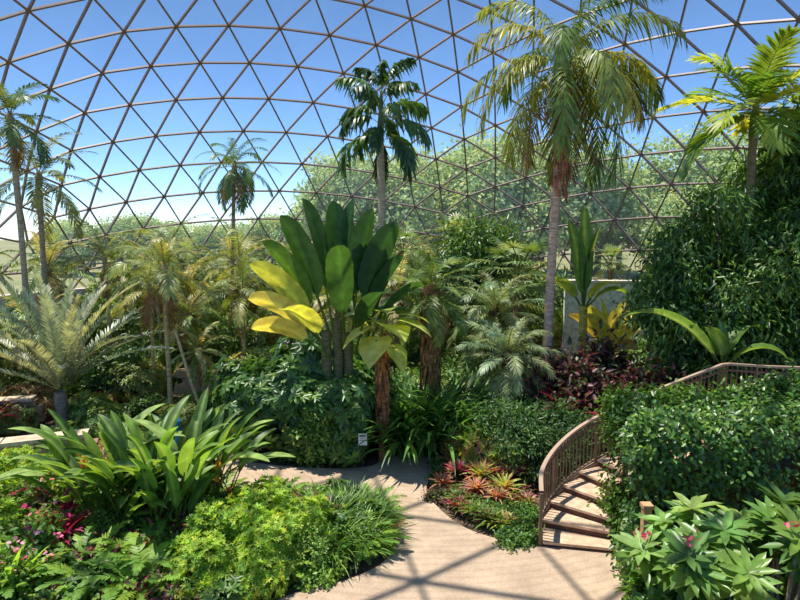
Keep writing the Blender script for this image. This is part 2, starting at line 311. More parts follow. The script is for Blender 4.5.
def wall_blocks(name,p0,p1,z0,h,th=.35,bl=.42,bh=.17,cap=True,cols=(S(180,150,118),S(150,124,98),S(196,168,134))):
    p0=np.array(p0,float);p1=np.array(p1,float);Ln=np.linalg.norm(p1-p0);an=math.atan2(*(p1-p0)[::-1]);d=(p1-p0)/Ln
    C=[];H=[];mb=MB()
    for r in range(int(h/bh)):
        x=-(r%2)*bl/2
        while x<Ln:
            w=bl*U(.8,1.2); xc=min(max(x+w/2,0),Ln); q=p0+d*xc; C.append((q[0],q[1],z0+bh*(r+.5))); H.append((w/2-.012,th/2,bh/2-.008)); x+=w
    boxes(mb,np.array(C),np.array(H),np.full(len(C),an),vcol(np.array(cols),len(C),.15,.04),.06)
    if cap:
        n=max(1,int(Ln/.7)); tt=(np.arange(n)+.5)/n*Ln; C=np.stack([p0[0]+d[0]*tt,p0[1]+d[1]*tt,tt*0+z0+int(h/bh)*bh+.04],1)
        boxes(mb,C,np.tile([Ln/n/2-.01,th/2+.06,.045],(n,1)),np.full(n,an),vcol(S(206,184,152),n,.08,.03),.03)
    return place(name,mb.mesh(name,[STONE],False))
wall_blocks('stone_retaining_wall',(-10.5,13.2),(-7.9,14.2),0,.9)
wall_blocks('stone_retaining_wall',(-13.5,16.6),(-11.2,17.3),0,.95)
wall_blocks('stone_retaining_wall',(-7.6,20.0),(-4.9,19.4),0,1.2,bl=.7,bh=.28,cap=False)
mb=MB(); boxes(mb,np.array([(10.2,25.0,1.85),(10.2,25.0,3.76)]),np.array([(3.0,.15,1.85),(3.1,.22,.07)]),np.array([-.1,-.1]),np.array([S(250,242,222),S(226,212,186)])); place('wall_back',mb.mesh('wall_back',[STONE],False))

# ============================================================ STAIRS, RAILING, DECK
C0=cat([(2.70,10.35),(2.86,10.95),(3.35,11.6),(4.1,12.15),(5.2,12.55),(6.4,12.85),(7.5,13.05)],12)
dl=np.linalg.norm(np.diff(C0,axis=0),axis=1); cum=np.concatenate([[0],np.cumsum(dl)]); LT=cum[-1]
def Cat(s):
    s=np.clip(s,0,LT); p=np.array([np.interp(s,cum,C0[:,0]),np.interp(s,cum,C0[:,1])]); q=np.array([np.interp(min(s+.15,LT),cum,C0[:,0]),np.interp(min(s+.15,LT),cum,C0[:,1])])-np.array([np.interp(max(s-.15,0),cum,C0[:,0]),np.interp(max(s-.15,0),cum,C0[:,1])]); q/=np.linalg.norm(q)
    return p,q,np.array([q[1],-q[0]])
stair=empty('curved_staircase',(0,0,0)); NS=11; rise=.165; mb=MB(); SW=1.25
run=LT/NS
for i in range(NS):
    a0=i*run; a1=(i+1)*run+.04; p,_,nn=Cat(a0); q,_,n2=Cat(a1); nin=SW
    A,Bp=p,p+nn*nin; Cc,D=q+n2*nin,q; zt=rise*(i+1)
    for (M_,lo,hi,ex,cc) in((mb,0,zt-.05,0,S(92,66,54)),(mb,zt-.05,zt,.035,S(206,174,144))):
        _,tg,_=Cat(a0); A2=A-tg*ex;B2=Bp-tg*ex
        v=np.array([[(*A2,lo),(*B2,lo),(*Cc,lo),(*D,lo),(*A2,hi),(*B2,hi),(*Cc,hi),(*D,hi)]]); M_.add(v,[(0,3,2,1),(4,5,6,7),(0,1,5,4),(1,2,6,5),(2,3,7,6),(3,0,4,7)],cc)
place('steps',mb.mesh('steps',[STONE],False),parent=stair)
def railing(pts3,name,parent,h=1.02,sp=.115,colr=S(120,94,78),colt=S(178,150,126)):
    pts3=np.array(pts3); d=np.concatenate([[0],np.cumsum(np.linalg.norm(np.diff(pts3,axis=0),axis=1))]); n=int(d[-1]/sp)
    s=np.linspace(0,d[-1],n); P=np.stack([np.interp(s,d,pts3[:,k]) for k in range(3)],1); mb=MB()
    up=np.array([0,0,1.])
    tube(mb,np.stack([P+up*.08,P+up*(h-.03)],1),.015,4,colr)
    K=P[::12]; tube(mb,np.stack([K,K+up*h],1),.04,4,colr)
    s2=np.linspace(0,d[-1],60); Q=np.stack([np.interp(s2,d,pts3[:,k]) for k in range(3)],1)
    T=nz(np.gradient(Q,axis=0)); sd=nz(np.cross(T,up))
    for (z0,z1,w,c) in((h,h+.05,.04,colt),(h-.14,h-.10,.02,colr),(.06,.10,.02,colr),(-.22,.02,.03,colt)):
        v=np.stack([Q+sd*w+up*z0,Q-sd*w+up*z0,Q-sd*w+up*z1,Q+sd*w+up*z1,Q+sd*w+up*z0],1); mb.add(v.reshape(1,-1,3),grid_faces(60,5),c)
    return place(name,mb.mesh(name,[PAINT],False),parent=parent)
zz=lambda s:min(s/LT,1)*NS*rise+.08
ss=np.linspace(0,LT,50)
outer=[(*(Cat(s)[0]-Cat(s)[2]*.05),zz(s)) for s in ss]; top=NS*rise
outer+= [(8.5,13.15,top),(9.8,12.95,top),(11.5,12.3,top)]
railing(outer,'outer_railing',stair)
inner=[(*(Cat(s)[0]+Cat(s)[2]*(SW+.03)),zz(s)) for s in ss[14:]]+[(8.6,11.7,top),(9.8,11.4,top),(11.2,10.8,top)]
railing(inner,'inner_railing',stair)
mb=MB(); dk=np.array([[(7.4,13.1),(8.5,13.2),(9.8,13.0),(11.5,12.4)],[(7.55,11.8),(8.6,11.65),(9.8,11.35),(11.2,10.75)]])
vv=[]
for j in range(4):
    for (r,z) in((0,top-.3),(0,top),(1,top),(1,top-.3),(0,top-.3)): vv.append((*dk[r,j],z))
mb.add(np.array([vv]),grid_faces(4,5),S(190,165,138))
for x,y in((8.5,13.0),(8.6,11.9),(11,12.2),(10.9,11.2)): boxes(mb,np.array([(x,y,(top-.3)/2)]),np.array([(.12,.12,(top-.3)/2)]),np.zeros(1),S(150,125,100))
place('deck_slab',mb.mesh('deck_slab',[STONE],False),parent=stair)
mb=MB(); boxes(mb,np.array([(3.86,8.62,.85),(3.86,8.62,1.72)]),np.array([(.06,.06,.85),(.08,.08,.03)]),np.array([0,0]),S(186,146,104)); place('timber_post',mb.mesh('timber_post',[STONE],False))

# ============================================================ HERO PLANTS
mb=palm(10.1,.14,20,3.7,54,.72,.055,[S(120,142,62),S(92,118,50),S(154,160,72)],lean=(.15,0),emax=1.45,emin=-.55,dr=(1.7,2.5),vee=-.15,ld=.8,vj=.35,dead=4,fruit=[S(180,70,56),S(190,110,70),S(160,100,70)],bark=S(206,170,142),shaft=S(150,106,74),twist=.5,p=1.1)
shag(mb,.165,7.0,10.4,420,[S(186,104,74),S(200,144,106),S(166,112,84)],.32,.07,mb.top[0]-.03)
az=np.array([.1,.5,6.0,5.4,5.7,.9]); fronds(mb,np.array([.15,0,10.7]),az,U(.0,.5,6),U(1.4,1.9,6),3.1,44,.7,.055,[S(205,190,80),S(180,180,76)],S(180,165,70),-.1,.75,vj=.3)
place('tall_palm',mb.mesh('tall_palm',LM),(4.45,17.2,0))
# fishtail palm: dark, ragged drooping crown with an upright tuft
mb=MB(); tp=trunk(mb,(0,0,0),9.9,.15,S(190,168,140))
N0=20;i=np.arange(N0);P=np.stack([i*0,i*0,11.4-i*.10],1); az=i*GA; e0=1.45-i*.07
tube(mb,np.array([[(tp[0],tp[1],9.8),(0,0,10.6),(0,0,11.5)]]),np.array([[.14,.12,.05]]),8,S(120,124,76),0)
DKG=[S(78,110,52),S(104,136,64),S(60,88,46)]
fronds(mb,P,az,e0,1.4+.04*i,U(1.9,2.5,N0),22,.62,.13,DKG,S(110,120,60),-.2,.95,t0=.28,vj=.5,a0=1.2,a1=.5,p=1.3,twist=.5)
pts,T,sd,Nn=paths(P,az,e0,1.4+.04*i,2.1,11,1.3)
for j in range(5,11,2):
    whorls(mb,pts[:,j]-np.array([0,0,.2]),nz(T[:,j]-np.array([0,0,1.])),5,.34,.13,.8,DKG)
place('fishtail_palm',mb.mesh('fishtail_palm',GM),(-.75,24,0))
mb=palm(8.9,.09,22,2.0,30,.42,.045,[S(88,120,62),S(110,138,70)],emin=-1.0,dr=(1.2,2.0),dead=12,bark=S(170,145,110),lean=(.5,0),ld=.5)
place('slender_palm',mb.mesh('slender_palm',LM),(-7.7,26,0))
mb=palm(10.2,.10,16,2.3,34,.5,.05,[S(84,112,56),S(112,130,70)],emin=-.6,dr=(1.0,1.7),dead=4,bark=S(180,160,130),ld=.4)
place('coconut_palm',mb.mesh('coconut_palm',LM),(-14.3,22,0))
mb=palm(8.2,.10,15,2.6,34,.55,.05,[S(104,120,62),S(150,150,80)],emin=-.6,dr=(1.0,1.6),dead=2,bark=S(170,150,120),ld=.4)
place('coconut_palm',mb.mesh('coconut_palm_b',LM),(-14.4,23.5,0))
mb=palm(4.9,.07,14,2.1,36,.5,.04,[S(126,144,74),S(158,162,88)],emin=-.1,dr=(1.2,1.9),bark=S(200,176,130),ld=.5,dead=5)
mq=mb.mesh('arching_palm',LM); place('areca_palm',mq,(-7.4,18.2,0)); place('areca_palm',mq,(-9.6,22.9,0),1.3,.98); place('areca_palm',mq,(-6.2,22.5,0),2.5,1.0); place('areca_palm',mq,(-12.2,24,0),4,1.0); place('areca_palm',mq,(-5.6,20.5,0),5,.8); place('areca_palm',mq,(-8.6,19.8,0),3,.85)
mb=palm(8.8,.11,18,2.3,28,.9,.10,[S(150,174,64),S(116,146,54),S(190,198,84)],emin=-.4,dr=(.7,1.4),bark=S(140,120,95),ld=.25,vee=.3,shaft=S(130,140,64))
place('kentia_palm',mb.mesh('kentia_palm',TM),(10.4,17.4,0))
mb=palm(4.3,.2,26,1.7,38,.36,.035,[S(106,132,60),S(140,158,78)],emin=-.7,dr=(1.0,1.9),dead=9,bark=S(140,100,62),ld=.3,vj=.2)
shag(mb,.23,1.4,4.2,700,[S(180,132,78),S(146,106,64)],.32,.1)
place('pygmy_date_palm',mb.mesh('pygmy_date_palm',LM),(.9,16.8,0))
mb=palm(2.6,.12,34,1.6,46,.34,.028,[S(140,158,112),S(164,180,132)],emin=-.6,dr=(.9,1.8),bark=S(90,70,50),ld=.4,vj=.25)
mp_=mb.mesh('feather_palm',LM); place('robellini_palm',mp_,(3.0,15.8,0)); place('robellini_palm',mp_,(3.3,20,0),2,1.25); 
# centre: giant white bird of paradise
mb=MB()
for k,(x,z) in enumerate(((-.25,3.4),(0,3.7),(.3,3.3),(.1,3.0))):
    trunk(mb,(x,0.1*k,0),z,.13,S(110,105,70),k=8)
def pad(azd,e,dr,lp,lb,w,c,x=0,z=3.3,roll=0,y=0,p=2.0,md=None): paddle(mb,np.array([x,y,z]),[math.radians(azd)],math.radians(e),math.radians(dr),lp,lb,w,c[None] if c.ndim==1 else c,c*1.35 if md is None else md,roll=roll,p=p,blunt=True,wave=.04)
G0=S(50,84,44);G1=S(68,104,48);G2=S(98,134,56);G3=S(152,170,68);Y1=S(226,206,104);Y2=S(196,196,84)
pad(100,86,12,1.0,2.4,.78,G1,0,3.4,.5); pad(70,84,14,1.1,2.4,.75,G0,.2,3.4,-.6); pad(170,82,14,1.0,2.5,.72,G1,-.1,3.4,.9)
pad(185,75,18,1.0,2.3,.72,G1,-.2,3.3,1.0); pad(178,67,28,.9,2.1,.70,G2,-.3,3.2,.9); pad(190,59,34,.8,2.0,.66,Y2,-.3,3.1,1.0)
pad(182,50,50,.7,1.8,.62,Y1,-.25,2.9,1.1); pad(5,84,12,1.0,2.3,.76,G0,.4,3.3,-.8); pad(350,76,20,1.0,2.1,.72,G0,.5,3.3,-1.0)
pad(15,78,34,.9,1.9,.68,G0,.7,2.8,-.8); pad(160,70,20,1.2,1.9,.62,G3,-.1,3.1,.7); pad(200,44,60,.7,1.5,.55,Y1,-.25,2.7,1.0); pad(270,80,36,.9,2.0,.7,G1,.2,3.0,.3,-.2); pad(300,66,60,.9,1.7,.65,G0,.5,2.8,.2,-.2); pad(240,60,60,.8,1.6,.65,Y2,-.2,2.7,.2,-.2); pad(20,62,50,.8,1.7,.65,G1,.7,2.8,-.6)
pad(60,84,20,.8,2.0,.7,G0,.8,2.7,-.4,.2); pad(120,80,14,1.1,2.3,.74,G1,.5,3.3,.5,.2)
place('giant_bird_of_paradise',mb.mesh('giant_bird_of_paradise',TM),(-1.65,14.9,0))
# elephant ear
mb=MB(); trunk(mb,(0,0,0),3.2,.08,S(150,112,66),k=7)
def ear(azd,tilt,lp,s,c,z=3.1):
    pts,T,sd,Nn=paths(np.array([0,0,z]),[math.radians(azd)],math.radians(52),math.radians(60),lp,6); tube(mb,pts,.02,5,S(150,165,70),0)
    tip=pts[0,-1]; pp,T2,s2,N2=paths(tip-np.array([math.cos(math.radians(azd)),math.sin(math.radians(azd)),0])*.22*s+np.array([0,0,.06]),[math.radians(azd)],math.radians(tilt),math.radians(45),s,10,1.0)
    prof=np.array([.55,.92,1.0,.98,.9,.78,.62,.44,.22,.04]); ribbon(mb,pp,s2,N2,s*.95,prof,.12,7,c[None],0,U(-.2,.2),.05,midcol=S(215,222,130))
for a,t_,lp,s,c,z in((205,-10,.55,.9,S(214,212,100),3.1),(300,5,.5,.95,S(196,208,88),3.2),(340,0,.7,.95,S(188,202,82),3.2),(20,5,.7,.9,G3,3.3),(120,10,.5,.85,G3,3.2),(250,-25,.5,.9,S(218,212,108),2.9),(60,20,.6,.85,G2,3.4),(175,15,.5,.8,S(190,204,84),3.4),(320,-35,.5,.8,S(200,208,92),2.7),(280,25,.3,.65,G3,3.6)): ear(a,t_,lp,s,c,z)
shag(mb,.09,1.2,3.1,260,[S(186,124,70),S(150,106,66)],.4,.09)
place('elephant_ear_plant',mb.mesh('elephant_ear_plant',TM),(-.45,14.55,0),0,1.05)
mb=MB(); trunk(mb,(0,0,0),3.6,.14,S(200,180,80),k=8); trunk(mb,(.5,.2,0),2.4,.1,S(210,180,70),k=8)
for azd,e,dr,lp,lb,w,c,r in((90,88,8,.6,2.8,.55,G2,.2),(170,84,14,.6,2.4,.55,G2,.9),(10,84,12,.6,2.2,.5,G1,-.8),(190,60,70,.5,1.3,.45,G3,.6),(0,50,90,.5,1.2,.5,G2,-.4),(300,60,80,.5,1.4,.5,Y2,0)):
    paddle(mb,np.array([0,0,3.4]),[math.radians(azd)],math.radians(e),math.radians(dr),lp,lb,w,c[None],S(180,190,90),roll=r)
for azd,e,dr,c in((0,60,60,Y1),(330,80,40,S(210,190,70)),(200,75,50,S(200,196,80)),(40,45,60,G3),(280,40,60,S(215,160,70)),(180,80,30,Y1)):
    paddle(mb,np.array([.8,-.2,1.9]),[math.radians(azd)],math.radians(e),math.radians(dr),.4,1.4,.45,c[None],S(200,190,90),roll=.8)
place('banana_plant',mb.mesh('banana_plant',TM),(5.9,18.5,0))
mb=MB(); trunk(mb,(0,0,0),1.6,.1,S(190,170,70),k=8)
for azd,e,dr,c in((0,70,50,Y1),(330,80,30,S(210,190,70)),(200,75,40,Y2),(40,55,60,S(190,130,60)),(280,60,60,Y1),(180,60,50,S(210,170,80)),(90,80,30,G3)):
    paddle(mb,np.array([0,0,1.5]),[math.radians(azd)],math.radians(e),math.radians(dr),.4,1.5,.5,c[None],S(200,190,90),roll=.8)
place('banana_plant',mb.mesh('banana_plant_c',TM),(7.2,20.0,0.3))
mb=MB(); trunk(mb,(0,0,0),2.4,.1,S(120,130,60),k=8)
for azd,e,dr,lp,lb,w,c,r in((172,54,82,.4,2.5,.42,S(124,160,80),.5),(20,70,100,.3,1.4,.5,G2,-.2),(330,50,110,.3,1.3,.5,G2,0),(95,84,20,.3,.9,.35,G2,.2),(200,78,60,.3,1.0,.4,G2,.3)):
    paddle(mb,np.array([0,0,2.3]),[math.radians(azd)],math.radians(e),math.radians(dr),lp,lb,w,c[None],S(160,184,110),roll=r)
place('banana_plant',mb.mesh('banana_plant_b',TM),(7.9,13.9,.35))
# heliconia / ginger clump at left
mb=MB(); n=95
for k in range(n):
    a=U(0,6.28); r=1.25*math.sqrt(U(0,1)); x,y=r*1.25*math.cos(a),r*.8*math.sin(a); h=U(.5,1.6)
    sp=math.atan2(y,x)+U(-.9,.9); c=vcol([S(98,136,56),S(130,168,66),S(76,110,50)],1,.15)
    paddle(mb,np.array([x,y,h*.6]),[sp],U(1.0,1.45),U(.4,1.5),U(.35,.6),U(.85,1.25),U(.2,.29),c,S(150,174,92),n=9,fold=.35,petr=.012,wave=.03)
    paddle(mb,np.array([x,y,h*.3]),[sp+2.4],U(.8,1.3),U(.6,1.5),U(.35,.5),U(.8,1.1),U(.2,.27),c*.9,S(140,164,86),n=9,fold=.35,petr=.012,wave=.03)
for k in range(6):
    a=U(0,6.28); x,y=1.3*math.cos(a),-.9*abs(math.sin(a)); P=np.tile([x,y,U(.9,1.5)],(9,1))+rng.normal(size=(9,3))*.03; leaves(mb,P,nz(rand_dir(9)*.6+[0,0,1]),rand_dir(9),.15,.05,vcol([S(230,160,60),S(230,185,80)],9,.1,.02))
place('heliconia_clump',mb.mesh('heliconia_clump',TM),(-5.0,11.3,0),0,1.05)
mb=MB()
for azd,e,dr,lb,w in((5,35,50,1.3,.34),(-20,50,70,1.2,.32),(185,30,50,1.4,.36),(200,40,60,1.3,.34),(20,60,60,1.3,.3),(160,60,60,1.3,.3)):
    paddle(mb,np.array([0,0,.5]),[math.radians(azd)],math.radians(e),math.radians(dr),.9,lb,w,S(150,182,92)[None],S(180,195,120),fold=.2,petr=.015)
mh=mb.mesh('ginger_plant',GM); place('ginger_plant',mh,(-4.2,11.5,.1)); place('ginger_plant',mh,(-6.3,11.6,.2),.6)
# cycad
mb=MB(); trunk(mb,(0,0,0),1.1,.17,S(150,138,118),k=10,n=8)
N0=36;i=np.arange(N0); fronds(mb,np.array([0,0,1.15]),i*GA,1.5-.95*(i/N0)+U(-.05,.05,N0),U(.3,.8,N0),3.8*U(.85,1.08,N0),50,.42,.045,[S(146,162,140),S(126,144,122),S(172,182,158)],S(155,160,120),.5,.1,t0=.12,a0=1.1)
place('cycad',mb.mesh('cycad',LM),(-10.4,17.3,0))

# shrubs in the middle
mb=MB()
bush(mb,(0,0,1.3),(1.5,1.1,1.3),520,8,.26,.11,[S(82,122,56),S(108,146,66),S(66,102,50)],'whorl',tilt=-.15,zmin=-.75)
ms=mb.mesh('schefflera',GM); place('schefflera_shrub',ms,(-2.9,15.1,0)); place('schefflera_shrub',ms,(-1.4,15.3,0),1.2,1.0); place('schefflera_shrub',ms,(-4.3,16.0,0),2.2,(.9,.9,.95)); place('schefflera_shrub',ms,(-2.4,16.3,0),4,(1.1,1.1,1.25))
mb=MB(); bush(mb,(0,0,.75),(.85,.6,.85),420,9,.10,.07,[S(134,168,70),S(102,140,58),S(164,190,86)],clump=.1,zmin=-.8)
tube(mb,np.stack([np.zeros((8,3)),np.concatenate([rng.normal(size=(8,2))*.3,np.full((8,1),.9)],1)],1),.012,4,S(110,90,60),1)
mk=mb.mesh('shrub_small',LM); place('hibiscus_shrub',mk,(-2.0,14.5,0)); place('hibiscus_shrub',mk,(-1.45,14.75,0),2,.85); place('hibiscus_shrub',mk,(-2.0,14.5,.7),1,.75)
def strapmesh(n,L,W,cols,spread=.5,e=(.9,1.5),dr=(.8,1.8),name='straps',mats=GM,mid=None):
    mb=MB(); a=U(0,6.28,n); r=spread*np.sqrt(U(0,1,n)); P=np.stack([r*np.cos(a),r*np.sin(a),0*a],1); straps(mb,P,a+U(-.6,.6,n),U(*e,n),U(*dr,n),L*U(.65,1.1,n),W,vcol(np.array(cols),n,.25),n=8,mid=mid); return mb.mesh(name,mats)
mc=strapmesh(170,2.0,.11,[S(96,142,62),S(126,170,74),S(74,112,54)],.5,name='crinum')
for x,y,r,s in((.15,15.1,0,1.1),(.9,15.2,1,1.2),(1.6,15.6,2,1.15),(-.35,16.0,3,1.15),(.75,16.2,4,1.25),(1.9,16.4,5,1.2)): place('crinum_lily',mc,(x,y,0),r,s)
md=strapmesh(260,.95,.03,[S(84,122,52),S(116,154,64),S(142,174,84)],.4,name='liriope')
for x,y,s in((-1.0,10.6,1),(-.65,10.9,.9),(-.8,10.2,.85),(-1.5,10.7,1.05),(-1.2,11.2,1),(-.9,11.5,.8),(-1.6,11.5,.8),(-1.35,10.0,.9)): place('lilyturf',md,(x,y,.03),U(0,6),s)
for x,y,s in((-.7,12.05,.5),(-1.1,12.0,.5)): place('lilyturf',md,(x,y,.03),U(0,6),s)
mb=MB(); bush(mb,(0,0,.45),(.85,.6,.65),800,7,.11,.04,[S(158,188,68),S(186,206,84),S(120,158,58)],'whorl',tilt=.5,zmin=-.6)
mbb=mb.mesh('bright_shrub',TM)
for x,y,r,s in((-3.0,9.9,0,1),(-2.1,9.6,1,.95),(-2.6,10.6,2,1),(-1.9,10.3,3,.85),(-3.3,9.2,2,.8),(-2.4,9.1,5,.7)): place('golden_dewdrop_shrub',mbb,(x,y,0),r,s)
mb=MB(); N0=26;i=np.arange(N0); fronds(mb,np.zeros(3),i*GA,U(.5,1.2,N0),U(.7,1.5,N0),.8*U(.7,1.1,N0),20,.14,.035,[S(140,176,70),S(110,150,60)],S(100,120,50),0,.1,t0=.1,rw=.015)
mf=mb.mesh('fern',TM)
def brom(cols,L=.5,n=34,W=.065,mid=None):
    mb=MB(); i=np.arange(n); straps(mb,np.zeros(3),i*GA,1.35-.9*(i/n),U(.4,1.1,n),L*(.6+.4*i/n),W,vcol(np.array(cols),n,.2),n=6,fold=.4,mid=mid); return mb.mesh('bromeliad',TM)
BM=[brom([S(180,66,96),S(150,50,80),S(112,80,66)]),brom([S(190,194,100),S(160,182,74),S(196,150,100)],.65,40),brom([S(116,144,64),S(146,168,76)],.55),brom([S(112,54,76),S(140,60,90),S(76,66,52)],.5),brom([S(200,84,110),S(170,120,86)],.5,34,.06,S(214,184,140))]
ti=strapmesh(40,.7,.1,[S(190,45,90),S(140,40,75),S(215,90,125)],.1,(.7,1.4),(.6,1.6),'cordyline',TM)
ti2=strapmesh(40,.8,.1,[S(120,40,62),S(88,38,54),S(164,50,78)],.1,(.7,1.4),(.6,1.6),'cordyline_dark',TM)
def cover(cols,L=.09,W=.06,r=(.6,.5,.22),n=320,mode='leaf',tilt=.2):
    mb=MB(); bush(mb,(0,0,.1),r,n,7,L,W,cols,mode,clump=.07,zmin=-.2,tilt=tilt); return mb.mesh('cover',LM)
CV=[cover([S(84,124,56),S(116,154,66)]),cover([S(150,182,72),S(118,158,60)]),cover([S(96,92,58),S(130,84,76),S(100,130,60)]),cover([S(78,112,52),S(100,136,62)],.14,.06,(.6,.5,.35),220,'whorl')]
def inpoly(x,y):
    c=False;j=nO-1
    for i in range(nO):
        xi,yi=outl[i];xj,yj=outl[j]
        if (yi>y)!=(yj>y) and x<(xj-xi)*(y-yi)/(yj-yi)+xi: c=not c
        j=i
    return c
def clear(x,y,m):
    return not any(inpoly(x+m*math.cos(a),y+m*math.sin(a)) for a in np.linspace(0,6.28,9)) and not inpoly(x,y)
bed=empty('bromeliad_bed',(0,0,0))
cnt=0
for k in range(900):
    x=U(.7,3.3); y=U(10.6,16.0)
    if not clear(x,y,.2) or (x>2.42 and y<12.6 and x>2.42+(y-11)*.35): continue
    if cnt>125: break
    cnt+=1; t=rng.integers(0,9)
    if t<5: place('bromeliad',BM[[0,3,2,3,4][t]],(x,y,.12),U(0,6),U(.6,1.0),parent=bed)
    else: place('cover_patch',CV[[0,2,0,3][t-5]],(x,y,0),U(0,6),U(.5,.8),parent=bed)
mb=MB(); bush(mb,(0,0,.4),(.6,.5,.5),150,8,.20,.06,[S(186,196,90),S(150,178,74),S(200,150,120),S(120,154,66)],'whorl',tilt=.7,zmin=-.4); mcr=mb.mesh('croton_yellow',TM)
for x,y,s in((1.95,13.7,.95),(2.45,13.4,.85),(1.6,14.2,.9)): place('croton',mcr,(x,y,.25),U(0,6),s,parent=bed)
for x,y,s in((1.7,12.3,1.0),(2.1,11.9,.9),(1.3,13.2,.9),(1.3,13.8,1.1)): place('bromeliad',BM[4],(x,y,.25),U(0,6),s,parent=bed)
for x,y,s in((1.4,13.0,1.0),(2.6,12.9,1.1),(1.2,14.3,1.2),(2.2,12.8,1.0)): place('bromeliad',BM[0],(x,y,.35),U(0,6),s,parent=bed)
for x,y,s in((1.9,12.9,1.2),(2.3,12.3,1.0)): place('bromeliad',BM[1],(x,y,.25),U(0,6),s,parent=bed)
place('bromeliad',BM[2],(1.85,11.1,.1),0,1.0,parent=bed); place('bromeliad',BM[1],(2.1,11.0,.1),0,.8,parent=bed)
fb=empty('mixed_groundcover_bed',(0,0,0)); cnt=0
for k in range(900):
    x=U(-9.5,-.2); y=U(7.3,13.0)
    if not clear(x,y,.35) or (x>-4 and y>11.9) or (x<-7.5 and y>12.5): continue
    if cnt>160: break
    cnt+=1; t=rng.integers(0,10); s=U(.8,1.3)
    me_=[CV[0],CV[1],CV[2],CV[3],mf,mf,mk,ti,BM[2],CV[1]][t]
    if t==6: s=U(.35,.55)
    place('groundcover_plant',me_,(x,y,0),U(0,6),s,parent=fb)
for x,y,z in((-6.2,9.9,.3),(-6.7,10.9,.4),(-6.9,9.8,.2),(-6.5,10.4,.4)): place('cordyline',ti,(x,y,z),U(0,6),1.1)
mb=MB(); bush(mb,(0,0,.35),(.5,.45,.4),160,6,.12,.07,[S(90,126,56),S(114,150,62)],clump=.08,zmin=-.5); bush(mb,(0,0,.42),(.52,.47,.42),26,5,.075,.065,[S(220,70,140),S(235,120,170),S(240,160,195)],clump=.03,zmin=-.1,inner=.9)
mpk=mb.mesh('pink_flower_shrub',TM)
for x,y,s in((-6.5,9.6,1.1),(-7.0,10.6,1),(-6.2,8.7,.8),(-7.6,11.1,.9)): place('pink_flowering_shrub',mpk,(x,y,.15),U(0,6),s)
for x,y,s in((-6.9,8.9,.8),(-7.6,10.0,.95),(-8.3,10.8,1),(-7.9,12.2,.9),(-8.9,12.6,.9),(-7.6,9.3,.8),(-8.9,11.6,1)): place('golden_dewdrop_shrub',mbb,(x,y,0),U(0,6),s)
for x,y,s in((-6.3,8.6,1.3),(-5.4,9.3,1.3),(-4.4,9.5,1.3),(-4.2,8.9,1.3),(-5.0,8.8,1.2)): place('boston_fern',mf,(x,y,.1),U(0,6),s)
sb=strapmesh(30,1.0,.16,[S(140,184,64),S(170,208,80)],.12,(.9,1.5),(.4,1.3),'birds_nest_fern',TM); place('birds_nest_fern',sb,(-6.3,8.75,.1),0,1); place('birds_nest_fern',sb,(-7.0,9.2,.1),2,.7)

# hedge on the right
mb=MB(); HC=[S(90,130,56),S(118,156,66),S(68,104,48)]
bush(mb,(0,0,1.45),(2.85,1.1,1.5),4600,9,.11,.07,HC,clump=.10,zmin=-.95,sq=.45,lump=.03,inner=.85,droop=.9)
bush(mb,(.7,.2,2.85),(1.9,.8,.35),1000,9,.11,.07,HC,clump=.10,zmin=-.2,inner=.7)
place('clipped_hedge',mb.mesh('clipped_hedge',GM),(6.9,9.95,0),-.05)
# plumeria right-bottom
mb=MB(); n=42; 
for k in range(n):
    a=U(0,6.28); r=math.sqrt(U(0,1)); tip=np.array([1.7*r*math.cos(a),.9*r*math.sin(a),U(1.4,2.05)+.35*(1-r)])
    st=np.array([.3*math.cos(a),.3*math.sin(a),0]); tube(mb,np.array([[st,(st+tip)/2+[0,0,.1],tip]]),.025,6,S(130,120,100),1)
    whorls(mb,tip[None],nz((np.array([[.35*math.cos(a)*r,.35*math.sin(a)*r-.2,1.]]))),11,.40,.14,.3,[S(122,158,72),S(154,186,98),S(98,134,62)],0)
    whorls(mb,tip[None]-[0,0,.1],np.array([[0,-.2,1.]]),9,.42,.14,-.05,[S(104,142,62),S(130,164,78)],0)
    if k%7==0: leaves(mb,np.tile(tip+[0,0,.2],(10,1))+rng.normal(size=(10,3))*.05,rand_dir(10)+[0,0,.5],rand_dir(10),.09,.06,vcol([S(210,70,110),S(230,130,150)],10,.1))
place('plumeria_shrub',mb.mesh('plumeria_shrub',GM),(4.95,7.35,0)); 
mb=MB(); bush(mb,(0,0,.7),(1.0,.6,.7),300,7,.3,.11,[S(110,150,62),S(94,134,56)],'whorl',tilt=.3,zmin=-.3); mpl=mb.mesh('plumeria_small',GM)
place('croton_shrub',mpl,(3.95,7.5,0),0,.85); place('croton_shrub',mpl,(6.7,7.9,0),2,1.0)

